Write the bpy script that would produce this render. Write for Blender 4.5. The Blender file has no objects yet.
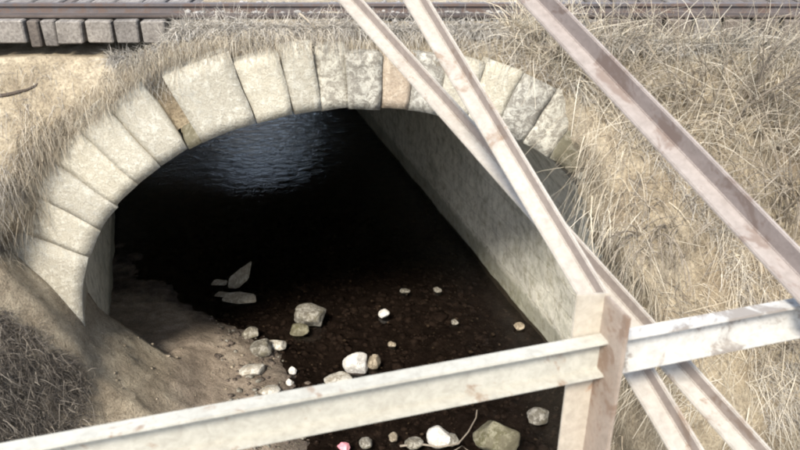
import bpy, bmesh, math, random
import numpy as np
from mathutils import Vector, Matrix

# ------------------------------------------------------------------ camera, sky, sun, exposure
scn = bpy.context.scene
COL = scn.collection
F_PX, PITCH, CAM_H = 770.0, math.radians(27.0), 6.3
cam_d = bpy.data.cameras.new('camera'); cam = bpy.data.objects.new('camera', cam_d); COL.objects.link(cam)
cam_d.sensor_width = 36.0; cam_d.lens = 36.0 * F_PX / 800.0
cam_d.clip_start = 0.05; cam_d.clip_end = 2000.0
cam.location = (0, 0, CAM_H); cam.rotation_euler = (math.radians(90) - PITCH, 0, 0)
scn.camera = cam
cam_d.dof.use_dof = True; cam_d.dof.focus_distance = 8.6; cam_d.dof.aperture_fstop = 5.6

SUN_AZ, SUN_EL = math.radians(198.0), math.radians(46.0)      # azimuth from +Y, clockwise towards +X
sun_dir = Vector((math.sin(SUN_AZ) * math.cos(SUN_EL), math.cos(SUN_AZ) * math.cos(SUN_EL), math.sin(SUN_EL)))
w = bpy.data.worlds.new('World'); scn.world = w; w.use_nodes = True
nt = w.node_tree; nt.nodes.clear()
sky = nt.nodes.new('ShaderNodeTexSky'); sky.sky_type = 'NISHITA'; sky.sun_disc = False
sky.sun_elevation = SUN_EL; sky.sun_rotation = SUN_AZ
sky.air_density = 1.0; sky.dust_density = 1.2; sky.ozone_density = 1.0
bg = nt.nodes.new('ShaderNodeBackground'); bg.inputs['Strength'].default_value = 0.09
wo = nt.nodes.new('ShaderNodeOutputWorld')
# thin broken cloud over the whole sky
tcw = nt.nodes.new('ShaderNodeTexCoord'); mpw = nt.nodes.new('ShaderNodeMapping'); mpw.inputs['Scale'].default_value = (1, 1, 2.2); mpw.inputs['Location'].default_value = (0, 0, 0)
nzw = nt.nodes.new('ShaderNodeTexNoise'); nzw.inputs['Scale'].default_value = 2.2; nzw.inputs['Detail'].default_value = 8; nzw.inputs['Roughness'].default_value = 0.6
crw = nt.nodes.new('ShaderNodeValToRGB'); crw.color_ramp.elements[0].position = 0.49; crw.color_ramp.elements[1].position = 0.70
mxw = nt.nodes.new('ShaderNodeMix'); mxw.data_type = 'RGBA'; mxw.inputs[7].default_value = (21.5, 24.8, 30.5, 1)
nt.links.new(tcw.outputs['Generated'], mpw.inputs['Vector']); nt.links.new(mpw.outputs[0], nzw.inputs['Vector']); nt.links.new(nzw.outputs[0], crw.inputs[0])
nt.links.new(crw.outputs[0], mxw.inputs[0]); nt.links.new(sky.outputs[0], mxw.inputs[6])
nt.links.new(mxw.outputs[2], bg.inputs[0]); nt.links.new(bg.outputs[0], wo.inputs[0])
sd = bpy.data.lights.new('sun', 'SUN'); sd.energy = 3.4; sd.angle = math.radians(13.0); sd.color = (1.0, 0.95, 0.86)
so = bpy.data.objects.new('sun', sd); COL.objects.link(so)
so.rotation_euler = sun_dir.to_track_quat('Z', 'Y').to_euler(); so.location = (5, -10, 20)

scn.view_settings.view_transform = 'Standard'; scn.view_settings.look = 'None'
scn.view_settings.exposure = 1.0; scn.view_settings.gamma = 1.0
scn.render.engine = 'CYCLES'
scn.cycles.filter_width = 2.0

# ------------------------------------------------------------------ pixel helpers (photograph is 800 x 450)
CP, SP = math.cos(PITCH), math.sin(PITCH)
def ray(u, v):
    t = (225.0 - v) / F_PX
    return Vector(((u - 400.0) / F_PX, CP + SP * t, -SP + CP * t))
def at_s(u, v, s): return Vector((0, 0, CAM_H)) + ray(u, v) * s
def at_z(u, v, z): r = ray(u, v); return at_s(u, v, (z - CAM_H) / r.z)
def at_y(u, v, y): r = ray(u, v); return at_s(u, v, y / r.y)
def proj(p):
    x, y, z = p[0], p[1], p[2] - CAM_H
    s = y * CP - z * SP
    return 400 + F_PX * x / s, 225 - F_PX * (y * SP + z * CP) / s

rng = np.random.default_rng(11); random.seed(11)

# ------------------------------------------------------------------ noise
def _h(i, j, k, seed):
    n = (i * 374761393 + j * 668265263 + k * 2147483647 + seed * 974711) & 0xFFFFFFFF
    n = ((n ^ (n >> 13)) * 1274126177) & 0xFFFFFFFF
    n = (n ^ (n >> 16)) & 0xFFFFFF
    return n / float(0xFFFFFF) * 2 - 1
def vnoise(x, y, z, seed=0):
    x, y, z = np.broadcast_arrays(np.asarray(x, float), np.asarray(y, float), np.asarray(z, float))
    i, j, k = np.floor(x).astype(np.int64), np.floor(y).astype(np.int64), np.floor(z).astype(np.int64)
    fx, fy, fz = x - i, y - j, z - k
    fx, fy, fz = [f * f * (3 - 2 * f) for f in (fx, fy, fz)]
    r = 0
    for a in (0, 1):
        for b in (0, 1):
            for c in (0, 1):
                r = r + _h(i + a, j + b, k + c, seed) * (fx if a else 1 - fx) * (fy if b else 1 - fy) * (fz if c else 1 - fz)
    return r
def fbm(x, y, z, sc=1.0, oct=4, seed=0):
    r, a, t = 0, 1.0, 0
    for o in range(oct):
        r = r + a * vnoise(np.asarray(x) * sc, np.asarray(y) * sc, np.asarray(z) * sc, seed + o * 7); t += a
        sc *= 2.03; a *= 0.5
    return r / t
def sstep(x, a, b):
    t = np.clip((np.asarray(x, float) - a) / (b - a), 0, 1); return t * t * (3 - 2 * t)

# ------------------------------------------------------------------ materials
def nodes_of(name):
    m = bpy.data.materials.new(name); m.use_nodes = True
    t = m.node_tree; b = t.nodes['Principled BSDF']
    return m, t, b
def ramp(t, stops, interp='LINEAR'):
    r = t.nodes.new('ShaderNodeValToRGB'); r.color_ramp.interpolation = interp
    e = r.color_ramp.elements
    while len(e) > 1: e.remove(e[-1])
    e[0].position = stops[0][0]; e[0].color = (*stops[0][1], 1)
    for p, c in stops[1:]:
        n = e.new(p); n.color = (*c, 1)
    return r
def noise(t, scale, detail=6, rough=0.6, vec=None, dist=0.0):
    n = t.nodes.new('ShaderNodeTexNoise'); n.inputs['Scale'].default_value = scale
    n.inputs['Detail'].default_value = detail; n.inputs['Roughness'].default_value = rough
    n.inputs['Distortion'].default_value = dist
    if vec is not None: t.links.new(vec, n.inputs['Vector'])
    return n
def coords(t, scale=(1, 1, 1), kind='Object'):
    tc = t.nodes.new('ShaderNodeTexCoord'); mp = t.nodes.new('ShaderNodeMapping')
    mp.inputs['Scale'].default_value = scale
    t.links.new(tc.outputs[kind], mp.inputs['Vector']); return mp.outputs[0]
def mix(t, fac, a, b, mode='MIX'):
    m = t.nodes.new('ShaderNodeMix'); m.data_type = 'RGBA'; m.blend_type = mode
    for val, sock in ((fac, m.inputs[0]), (a, m.inputs[6]), (b, m.inputs[7])):
        if isinstance(val, (int, float)): sock.default_value = val
        elif isinstance(val, tuple): sock.default_value = (*val, 1)
        else: t.links.new(val, sock)
    return m.outputs[2]
def bump(t, b, h, strength=0.5, dist=0.02, prev=None):
    n = t.nodes.new('ShaderNodeBump'); n.inputs['Strength'].default_value = strength; n.inputs['Distance'].default_value = dist
    t.links.new(h, n.inputs['Height'])
    if prev is not None: t.links.new(prev, n.inputs['Normal'])
    t.links.new(n.outputs[0], b.inputs['Normal']); return n.outputs[0]
def shade_attr(t):
    a = t.nodes.new('ShaderNodeAttribute'); a.attribute_name = 'tone'; return a.outputs['Fac']

def earth_mat(name, c1, c2, c3, fine=40, big=1.3, bmp=0.7):
    m, t, b = nodes_of(name); v = coords(t)
    n1 = noise(t, big, 8, 0.65, v); n2 = noise(t, fine, 6, 0.7, v); n3 = noise(t, 7, 8, 0.7, v, 0.4)
    r1 = ramp(t, [(0.32, c1), (0.5, c2), (0.68, c3)]); t.links.new(n1.outputs[0], r1.inputs[0])
    r2 = ramp(t, [(0.3, (0.5, 0.48, 0.46)), (0.55, (1, 1, 1)), (0.8, (1.25, 1.22, 1.18))]); t.links.new(n2.outputs[0], r2.inputs[0])
    r3 = ramp(t, [(0.3, (0.62, 0.6, 0.58)), (0.6, (1.08, 1.07, 1.05))]); t.links.new(n3.outputs[0], r3.inputs[0])
    c = mix(t, 1.0, r1.outputs[0], r2.outputs[0], 'MULTIPLY'); c = mix(t, 1.0, c, r3.outputs[0], 'MULTIPLY')
    t.links.new(c, b.inputs['Base Color']); b.inputs['Roughness'].default_value = 0.95
    b.inputs['Specular IOR Level'].default_value = 0.15
    p = bump(t, b, n3.outputs[0], bmp, 0.08); bump(t, b, n2.outputs[0], bmp, 0.02, p)
    return m
def stone_mat(name, base, dark, spot=0.5, moss=0.0):
    """weathered stone; per-object random shift"""
    m, t, b = nodes_of(name); v = coords(t)
    oi = t.nodes.new('ShaderNodeObjectInfo')
    n1 = noise(t, 2.2, 8, 0.7, v); n2 = noise(t, 14, 8, 0.75, v, 0.6); n3 = noise(t, 60, 4, 0.7, v)
    r1 = ramp(t, [(0.3, tuple(x * 0.6 for x in base)), (0.55, base), (0.75, tuple(min(1, x * 1.18) for x in base))])
    t.links.new(n1.outputs[0], r1.inputs[0])
    r2 = ramp(t, [(0.52 - spot * 0.22, (1, 1, 1)), (0.60 - spot * 0.18, (0, 0, 0))]); t.links.new(n2.outputs[0], r2.inputs[0])
    c = mix(t, r2.outputs[0], r1.outputs[0], dark)
    r3 = ramp(t, [(0.3, (0.72, 0.7, 0.68)), (0.6, (1.08, 1.08, 1.06))]); t.links.new(n3.outputs[0], r3.inputs[0])
    c = mix(t, 1.0, c, r3.outputs[0], 'MULTIPLY')
    rr = ramp(t, [(0, (0.86, 0.85, 0.83)), (0.5, (1, 1, 1)), (1, (1.07, 1.05, 1.0))]); t.links.new(oi.outputs['Random'], rr.inputs[0])
    c = mix(t, 1.0, c, rr.outputs[0], 'MULTIPLY')
    if moss:
        n4 = noise(t, 5, 8, 0.7, v, 0.5); r4 = ramp(t, [(0.55 - moss * 0.2, (0, 0, 0)), (0.68 - moss * 0.15, (1, 1, 1))]); t.links.new(n4.outputs[0], r4.inputs[0])
        c = mix(t, r4.outputs[0], c, (0.13, 0.115, 0.075))
    t.links.new(c, b.inputs['Base Color']); b.inputs['Roughness'].default_value = 0.9; b.inputs['Specular IOR Level'].default_value = 0.25
    p = bump(t, b, n2.outputs[0], 0.6, 0.03); bump(t, b, n3.outputs[0], 0.5, 0.01, p)
    return m
def grass_mat(name, stops):
    m, t, b = nodes_of(name)
    r = ramp(t, stops); t.links.new(shade_attr(t), r.inputs[0])
    v = coords(t); n = noise(t, 1.1, 5, 0.6, v)
    r2 = ramp(t, [(0.3, (0.72, 0.72, 0.72)), (0.65, (1.15, 1.12, 1.08))]); t.links.new(n.outputs[0], r2.inputs[0])
    c = mix(t, 1.0, r.outputs[0], r2.outputs[0], 'MULTIPLY')
    t.links.new(c, b.inputs['Base Color']); b.inputs['Roughness'].default_value = 0.75; b.inputs['Specular IOR Level'].default_value = 0.2
    return m
def wood_mat(name, c1, c2, axis_scale=(14, 1.2, 14)):
    m, t, b = nodes_of(name); v = coords(t, axis_scale); v2 = coords(t)
    n1 = noise(t, 3, 8, 0.7, v, 0.3); n2 = noise(t, 2.0, 6, 0.6, v2)
    oi = t.nodes.new('ShaderNodeObjectInfo')
    r1 = ramp(t, [(0.3, c2), (0.62, c1)]); t.links.new(n1.outputs[0], r1.inputs[0])
    r2 = ramp(t, [(0.35, (0.6, 0.58, 0.56)), (0.6, (1.1, 1.08, 1.05))]); t.links.new(n2.outputs[0], r2.inputs[0])
    rr = ramp(t, [(0, (0.75, 0.74, 0.74)), (1, (1.12, 1.1, 1.06))]); t.links.new(oi.outputs['Random'], rr.inputs[0])
    c = mix(t, 1, r1.outputs[0], r2.outputs[0], 'MULTIPLY'); c = mix(t, 1, c, rr.outputs[0], 'MULTIPLY')
    t.links.new(c, b.inputs['Base Color']); b.inputs['Roughness'].default_value = 0.9
    bump(t, b, n1.outputs[0], 0.6, 0.01); return m
def steel_mat(name, paint, rust, amount, dirt=(0.30, 0.27, 0.24), rough=0.75):
    m, t, b = nodes_of(name); v = coords(t)
    n1 = noise(t, 5, 8, 0.7, v, 0.8); n2 = noise(t, 34, 8, 0.75, v, 0.4); n3 = noise(t, 1.7, 6, 0.6, v)
    s = t.nodes.new('ShaderNodeMath'); s.operation = 'MULTIPLY_ADD'; s.inputs[1].default_value = 0.35
    t.links.new(n2.outputs[0], s.inputs[0]); t.links.new(n1.outputs[0], s.inputs[2])
    lo = 0.86 - amount * 0.4
    r1 = ramp(t, [(lo, (0, 0, 0)), (lo + 0.07, (1, 1, 1))]); t.links.new(s.outputs[0], r1.inputs[0])
    rd = ramp(t, [(0.35, (0, 0, 0)), (0.72, (0.75, 0.75, 0.75))]); t.links.new(n3.outputs[0], rd.inputs[0])
    c = mix(t, rd.outputs[0], paint, dirt)
    rf = ramp(t, [(0.35, (0.8, 0.79, 0.78)), (0.6, (1.05, 1.05, 1.05))]); t.links.new(n2.outputs[0], rf.inputs[0])
    c = mix(t, 1.0, c, rf.outputs[0], 'MULTIPLY')
    c = mix(t, r1.outputs[0], c, rust)
    t.links.new(c, b.inputs['Base Color']); b.inputs['Roughness'].default_value = rough; b.inputs['Specular IOR Level'].default_value = 0.3
    bump(t, b, s.outputs[0], 0.35, 0.004); return m

M = {}
M['earth'] = earth_mat('pale_sandy_earth', (0.30, 0.24, 0.165), (0.43, 0.36, 0.255), (0.52, 0.45, 0.34))
M['mud'] = earth_mat('brown_stream_mud', (0.10, 0.078, 0.058), (0.20, 0.155, 0.115), (0.29, 0.235, 0.175), 55, 1.1, 0.6)
def soil_mat():
    m, t, b = nodes_of('stream_mud_and_bank_earth'); v = coords(t)
    n1 = noise(t, 1.2, 8, 0.65, v); n2 = noise(t, 50, 6, 0.7, v); n3 = noise(t, 7, 8, 0.7, v, 0.4)
    ra = ramp(t, [(0.32, (0.23, 0.185, 0.14)), (0.5, (0.38, 0.31, 0.24)), (0.68, (0.48, 0.41, 0.325))])
    rb = ramp(t, [(0.32, (0.26, 0.21, 0.15)), (0.5, (0.40, 0.34, 0.25)), (0.68, (0.50, 0.44, 0.34))])
    for q in (ra, rb): t.links.new(n1.outputs[0], q.inputs[0])
    at = shade_attr(t); cl = t.nodes.new('ShaderNodeClamp'); t.links.new(at, cl.inputs[0])
    c = mix(t, cl.outputs[0], ra.outputs[0], rb.outputs[0])
    ng = t.nodes.new('ShaderNodeMath'); ng.operation = 'MULTIPLY'; ng.inputs[1].default_value = -1.0; ng.use_clamp = True; t.links.new(at, ng.inputs[0])
    rw = ramp(t, [(0.35, (0.055, 0.045, 0.038)), (0.65, (0.125, 0.10, 0.082))]); t.links.new(n3.outputs[0], rw.inputs[0])
    c = mix(t, ng.outputs[0], c, rw.outputs[0])    # wet silt of the stream bed
    r2 = ramp(t, [(0.3, (0.5, 0.48, 0.46)), (0.55, (1, 1, 1)), (0.8, (1.25, 1.22, 1.18))]); t.links.new(n2.outputs[0], r2.inputs[0])
    r3 = ramp(t, [(0.3, (0.62, 0.6, 0.58)), (0.6, (1.08, 1.07, 1.05))]); t.links.new(n3.outputs[0], r3.inputs[0])
    c = mix(t, 1.0, c, r2.outputs[0], 'MULTIPLY'); c = mix(t, 1.0, c, r3.outputs[0], 'MULTIPLY')
    t.links.new(c, b.inputs['Base Color']); b.inputs['Roughness'].default_value = 0.92; b.inputs['Specular IOR Level'].default_value = 0.15
    p = bump(t, b, n3.outputs[0], 0.7, 0.08); bump(t, b, n2.outputs[0], 0.7, 0.02, p)
    return m
M['soil'] = soil_mat()
M['stone'] = stone_mat('pale_limestone', (0.60, 0.57, 0.49), (0.46, 0.425, 0.35), 0.14)
M['stone_rough'] = stone_mat('pitted_limestone', (0.56, 0.535, 0.47), (0.27, 0.25, 0.215), 0.30)
M['stone_beige'] = stone_mat('beige_sandstone', (0.54, 0.45, 0.35), (0.40, 0.32, 0.24), 0.1)
M['stone_moss'] = stone_mat('mossy_limestone', (0.40, 0.37, 0.29), (0.15, 0.13, 0.085), 0.5, 0.8)
M['mortar'] = stone_mat('crumbling_mortar', (0.40, 0.365, 0.30), (0.24, 0.21, 0.165), 0.35)
M['rock_grey'] = stone_mat('grey_rock', (0.33, 0.31, 0.27), (0.14, 0.125, 0.1), 0.3, 0.25)
M['rock_white'] = stone_mat('white_rock', (0.82, 0.81, 0.78), (0.55, 0.52, 0.48), 0.1)
M['rock_pale'] = stone_mat('pale_dirty_rock', (0.58, 0.55, 0.49), (0.32, 0.285, 0.23), 0.3)
M['rock_tan'] = stone_mat('tan_rock', (0.40, 0.34, 0.26), (0.2, 0.165, 0.12), 0.25)
M['slab'] = stone_mat('pale_slab_stone', (0.46, 0.42, 0.34), (0.28, 0.24, 0.18), 0.2)
M['rock_moss'] = stone_mat('mossy_rock', (0.30, 0.28, 0.20), (0.12, 0.11, 0.06), 0.35, 0.7)
M['grass'] = grass_mat('dry_straw', [(0, (0.115, 0.092, 0.068)), (0.25, (0.28, 0.232, 0.17)), (0.6, (0.47, 0.415, 0.32)), (1, (0.65, 0.60, 0.50))])
M['grass_grey'] = grass_mat('grey_dry_grass', [(0, (0.10, 0.088, 0.078)), (0.3, (0.26, 0.235, 0.205)), (0.7, (0.47, 0.435, 0.375)), (1, (0.64, 0.605, 0.54))])
M['weed_dark'] = grass_mat('dark_dead_weed', [(0, (0.035, 0.03, 0.026)), (0.5, (0.11, 0.095, 0.08)), (1, (0.30, 0.265, 0.22))])
M['twig'] = wood_mat('bare_twig', (0.42, 0.37, 0.30), (0.2, 0.165, 0.125))
M['root'] = wood_mat('dark_root', (0.10, 0.075, 0.055), (0.05, 0.038, 0.03))
M['sleeper'] = wood_mat('weathered_sleeper', (0.29, 0.27, 0.245), (0.11, 0.095, 0.085))
M['sleeper_dark'] = wood_mat('tarred_sleeper', (0.17, 0.145, 0.125), (0.07, 0.058, 0.05))
M['shade_strip'] = wood_mat('dark_shade_strip', (0.10, 0.078, 0.066), (0.05, 0.038, 0.034), (1.2, 14, 14))
M['rail'] = steel_mat('railway_rail', (0.13, 0.11, 0.105), (0.12, 0.085, 0.07), 0.5, (0.10, 0.085, 0.08), 0.5)
M['beam'] = steel_mat('worn_cream_paint', (0.45, 0.43, 0.37), (0.27, 0.205, 0.15), 0.27, (0.33, 0.305, 0.25))
M['beam_mottled'] = steel_mat('mottled_grey_paint', (0.55, 0.53, 0.49), (0.26, 0.23, 0.20), 0.48, (0.36, 0.34, 0.31))
M['brace_white'] = steel_mat('faded_white_paint', (0.42, 0.385, 0.335), (0.25, 0.185, 0.135), 0.3, (0.32, 0.28, 0.235))
M['brace_mauve'] = steel_mat('faded_mauve_steel', (0.32, 0.28, 0.25), (0.20, 0.155, 0.13), 0.34, (0.24, 0.20, 0.18))
M['rusty_leg_shade'] = steel_mat('rusty_painted_shade', (0.20, 0.165, 0.15), (0.14, 0.105, 0.09), 0.4, (0.235, 0.20, 0.185))  # rust plus painted shade for the mauve brace's inner leg
M['pale_leg_shade'] = steel_mat('brown_painted_shade', (0.27, 0.225, 0.195), (0.18, 0.135, 0.105), 0.34, (0.22, 0.18, 0.155))  # browner brace paint, shade put into the colour of the inner legs
M['post_brown'] = steel_mat('rust_brown_steel', (0.31, 0.25, 0.20), (0.21, 0.145, 0.105), 0.42, (0.27, 0.21, 0.165))
M['post_pale'] = steel_mat('pale_tan_paint', (0.47, 0.42, 0.34), (0.32, 0.21, 0.14), 0.22, (0.38, 0.31, 0.25))
M['gravel'] = stone_mat('track_ballast', (0.42, 0.40, 0.38), (0.2, 0.19, 0.18), 0.35)
M['bed_gravel'] = stone_mat('wet_bed_gravel', (0.17, 0.135, 0.11), (0.06, 0.048, 0.04), 0.35)
M['concrete'] = stone_mat('bridge_deck_concrete', (0.36, 0.35, 0.33), (0.2, 0.19, 0.18), 0.2)

def pink():
    m, t, b = nodes_of('pink_plastic'); v = coords(t); n = noise(t, 20, 4, 0.6, v)
    r = ramp(t, [(0.3, (0.50, 0.16, 0.20)), (0.7, (0.72, 0.34, 0.36))]); t.links.new(n.outputs[0], r.inputs[0])
    t.links.new(r.outputs[0], b.inputs['Base Color']); b.inputs['Roughness'].default_value = 0.5; return m
M['pink'] = pink()
def water():
    m = bpy.data.materials.new('stream_water'); m.use_nodes = True; t = m.node_tree; t.nodes.clear()
    out = t.nodes.new('ShaderNodeOutputMaterial')
    gl = t.nodes.new('ShaderNodeBsdfGlossy'); gl.inputs['Roughness'].default_value = 0.05
    tr = t.nodes.new('ShaderNodeBsdfTransparent'); tr.inputs['Color'].default_value = (0.42, 0.38, 0.36, 1)
    fr = t.nodes.new('ShaderNodeFresnel'); fr.inputs['IOR'].default_value = 1.34
    mx = t.nodes.new('ShaderNodeMixShader')
    v = coords(t, (1.0, 1.6, 1.0)); n1 = noise(t, 3.4, 6, 0.62, v, 0.8); n2 = noise(t, 16, 3, 0.5, v, 0.3)
    bp = t.nodes.new('ShaderNodeBump'); bp.inputs['Strength'].default_value = 0.45; bp.inputs['Distance'].default_value = 0.016
    b2 = t.nodes.new('ShaderNodeBump'); b2.inputs['Strength'].default_value = 0.5; b2.inputs['Distance'].default_value = 0.004
    sx = t.nodes.new('ShaderNodeSeparateXYZ'); t.links.new(coords(t), sx.inputs[0])
    mr = t.nodes.new('ShaderNodeMapRange'); mr.inputs[1].default_value = 13.5; mr.inputs[2].default_value = 17.5; mr.inputs[3].default_value = 0.004; mr.inputs[4].default_value = 0.085
    t.links.new(sx.outputs[1], mr.inputs[0]); t.links.new(mr.outputs[0], bp.inputs['Distance'])
    t.links.new(n1.outputs[0], bp.inputs['Height']); t.links.new(n2.outputs[0], b2.inputs['Height']); t.links.new(bp.outputs[0], b2.inputs['Normal'])
    for n in (gl, fr): t.links.new(b2.outputs[0], n.inputs['Normal'])
    t.links.new(fr.outputs[0], mx.inputs[0]); t.links.new(tr.outputs[0], mx.inputs[1]); t.links.new(gl.outputs[0], mx.inputs[2])
    t.links.new(mx.outputs[0], out.inputs['Surface']); return m
M['water'] = water()
def lining():
    m, t, b = nodes_of('barrel_masonry')
    uv = t.nodes.new('ShaderNodeUVMap'); uv.uv_map = 'UVMap'
    v = coords(t)
    nd = noise(t, 3, 4, 0.6, v); 
    dv = t.nodes.new('ShaderNodeVectorMath'); dv.operation = 'SCALE'; dv.inputs['Scale'].default_value = 0.09
    t.links.new(nd.outputs['Color'], dv.inputs[0])
    ad = t.nodes.new('ShaderNodeVectorMath'); ad.operation = 'ADD'; t.links.new(uv.outputs[0], ad.inputs[0]); t.links.new(dv.outputs[0], ad.inputs[1])
    br = t.nodes.new('ShaderNodeTexBrick'); br.inputs['Scale'].default_value = 1.0
    br.inputs['Brick Width'].default_value = 0.75; br.inputs['Row Height'].default_value = 0.36; br.inputs['Mortar Size'].default_value = 0.012
    br.inputs['Mortar Smooth'].default_value = 0.6
    br.inputs['Color1'].default_value = (0.76, 0.72, 0.60, 1); br.inputs['Color2'].default_value = (0.72, 0.68, 0.57, 1); br.inputs['Mortar'].default_value = (0.62, 0.58, 0.48, 1)
    t.links.new(ad.outputs[0], br.inputs['Vector'])
    n2 = noise(t, 6, 8, 0.7, v, 0.0); n3 = noise(t, 45, 5, 0.7, v); n4 = noise(t, 1.6, 8, 0.7, v)
    r2 = ramp(t, [(0.33, (0.60, 0.58, 0.50)), (0.52, (1, 1, 1)), (0.75, (1.2, 1.2, 1.18))]); t.links.new(n2.outputs[0], r2.inputs[0])
    c = mix(t, 1.0, br.outputs['Color'], r2.outputs[0], 'MULTIPLY')
    r4 = ramp(t, [(0.5, (0, 0, 0)), (0.68, (0.42, 0.42, 0.42))]); t.links.new(n4.outputs[0], r4.inputs[0])
    c = mix(t, r4.outputs[0], c, (0.16, 0.165, 0.09))
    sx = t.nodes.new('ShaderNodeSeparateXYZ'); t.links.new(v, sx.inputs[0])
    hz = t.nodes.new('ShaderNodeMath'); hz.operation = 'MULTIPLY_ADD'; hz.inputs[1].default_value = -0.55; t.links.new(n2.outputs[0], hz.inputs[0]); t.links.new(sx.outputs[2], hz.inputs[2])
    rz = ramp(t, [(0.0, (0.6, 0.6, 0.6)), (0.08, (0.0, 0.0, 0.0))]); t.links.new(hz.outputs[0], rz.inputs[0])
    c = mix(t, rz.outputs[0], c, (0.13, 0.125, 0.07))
    t.links.new(c, b.inputs['Base Color']); b.inputs['Roughness'].default_value = 0.9
    inv = t.nodes.new('ShaderNodeMath'); inv.operation = 'SUBTRACT'; inv.inputs[0].default_value = 1.0; t.links.new(br.outputs['Fac'], inv.inputs[1])
    p = bump(t, b, inv.outputs[0], 0.3, 0.02); p = bump(t, b, n2.outputs[0], 0.7, 0.04, p); bump(t, b, n3.outputs[0], 0.5, 0.012, p)
    return m
M['lining'] = lining()

# ------------------------------------------------------------------ mesh helpers
def link(name, me, mat, parent=None, kind=None):
    o = bpy.data.objects.new(name, me); COL.objects.link(o)
    if mat is not None: me.materials.append(M[mat] if isinstance(mat, str) else mat)
    if parent is not None: o.parent = parent
    if kind: o['kind'] = kind
    return o
def tag(o, label, cat, group=None):
    o['label'] = label; o['category'] = cat
    if group: o['group'] = group
    return o
def empty(name, loc=(0, 0, 0)):
    o = bpy.data.objects.new(name, None); COL.objects.link(o); o.location = loc; o.empty_display_size = 0.1; return o
def np_mesh(name, V, Fq, smooth=True, tone=None):
    me = bpy.data.meshes.new(name); V = np.asarray(V, np.float32); Fq = np.asarray(Fq, np.int32)
    k = Fq.shape[1]
    me.vertices.add(len(V)); me.vertices.foreach_set('co', V.ravel())
    me.loops.add(Fq.size); me.loops.foreach_set('vertex_index', Fq.ravel())
    me.polygons.add(len(Fq)); me.polygons.foreach_set('loop_start', np.arange(0, Fq.size, k, dtype=np.int32))
    me.polygons.foreach_set('loop_total', np.full(len(Fq), k, np.int32))
    me.update(calc_edges=True)
    if smooth: me.polygons.foreach_set('use_smooth', np.ones(len(Fq), bool))
    if tone is not None:
        a = me.attributes.new('tone', 'FLOAT', 'POINT'); a.data.foreach_set('value', np.asarray(tone, np.float32))
    me.validate(); return me
def grid_faces(nr, nc):
    i = np.arange(nr - 1)[:, None] * nc + np.arange(nc - 1)[None, :]
    return np.stack([i, i + 1, i + nc + 1, i + nc], -1).reshape(-1, 4)
def bm_mesh(name, bm, smooth=False):
    me = bpy.data.meshes.new(name); bmesh.ops.recalc_face_normals(bm, faces=bm.faces); bm.to_mesh(me); bm.free()
    if smooth:
        for p in me.polygons: p.use_smooth = True
    return me

# ------------------------------------------------------------------ the place: measures
YF = 6.84                       # arch face
XC, ZS, RX, RZ, TH = -0.37, 1.55, 3.0, 2.47, 0.58
SKEW = 0.315                    # barrel leans left going away
YEND = 25.5
def xa(y): return XC - SKEW * (np.asarray(y, float) - YF)

PX = [-80, -14, -8, -5, -4.2, -3.6, -3.3, -3.05, -2.9, -2.4, -1.8, -1.4, -0.85, -0.3, 0.6, 2.2, 2.55, 2.8, 3.3, 4.2, 6, 9, 14, 80]
PZ = [4.0, 3.9, 3.7, 3.3, 3.0, 2.55, 2.1, 1.66, 1.28, 0.78, 0.3, 0.15, 0.02, -0.10, -0.13, -0.11, -0.02, 0.3, 0.95, 1.8, 3.0, 3.7, 3.9, 4.0]
def ground_z(x, y):
    x = np.asarray(x, float); y = np.asarray(y, float)
    p = x - xa(y)
    inner = sstep(y, 8.4, 10.2) * 1.3 + sstep(y, 10.2, 12) * 1.0
    p = np.where(p < 0, np.minimum(p + inner * (p > -3.4), 0), p - 0.7 * sstep(y, 6.3, 7.1) * (p > 1.5))
    p = np.where(p < -1.0, p + np.clip((6.4 - y) * 0.85, 0, 2.6), p)
    z = np.interp(p, PX, PZ)
    inside = np.interp(y, [6.85, 7.7, 9.0, 10.5, 14, 24.5, 26], [9, 0.5, 0.22, 0.0, -0.1, -0.1, 9])
    z = np.where((p < 0) & (x > xa(y) - 3.3), np.minimum(z, inside), z)
    z = z + 0.05 * fbm(x, y, 0, 1.1, 4, 3) * (1 + 2.0 * (np.abs(p) > 2.6)) + 0.035 * fbm(x, y, 0, 5.0, 3, 9) - 0.02 * sstep(np.abs(fbm(x, y * 0.45, 0, 1.9, 3, 15)), 0.10, 0.0) * (p < -0.9)
    return z

def zt(x):                      # crest of the embankment in front of the sleepers
    x = np.asarray(x, float)
    return 4.43 + 0.29 * sstep(x, -2.4, -1.95) - 0.14 * sstep(x, 1.0, 2.0) + 0.03 * fbm(x, 0, 0, 1.5, 3, 5)
def ring_e(x, z):
    return np.sqrt(((x - XC) / (RX + TH)) ** 2 + (np.maximum(z - ZS, 0) / (RZ + TH)) ** 2)
def front_y(x, z):
    x = np.asarray(x, float); z = np.asarray(z, float)
    e = ring_e(x, z)
    ang = np.arctan2(np.maximum(z - ZS, 0), np.abs(x - XC))
    left = x < XC
    slope = np.where(left, 0.50, 0.62)
    yb = 7.12 - (zt(x) - z) * slope - 0.12 * (1 - (z / 4.5)) 
    lump = 0.16 * fbm(x, 3.1, z, 0.9, 4, 21) + 0.07 * fbm(x, 3.1, z, 3.2, 4, 23)
    e0 = np.where(left, 1.0 + 0.035 * fbm(x, 0, z, 2.0, 2, 31), np.interp(ang, [0, 0.42, 0.60, 0.78, 0.98, 1.5], [0.69, 0.70, 0.73, 0.84, 0.93, 0.99]) + 0.025 * fbm(x, 0, z, 2.4, 2, 33))
    k = sstep(e, e0, e0 + np.where(left, 0.13, 0.12))
    behind = 7.0 + 0 * x
    return behind * (1 - k) + np.minimum(yb + lump, 7.12) * k

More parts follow.
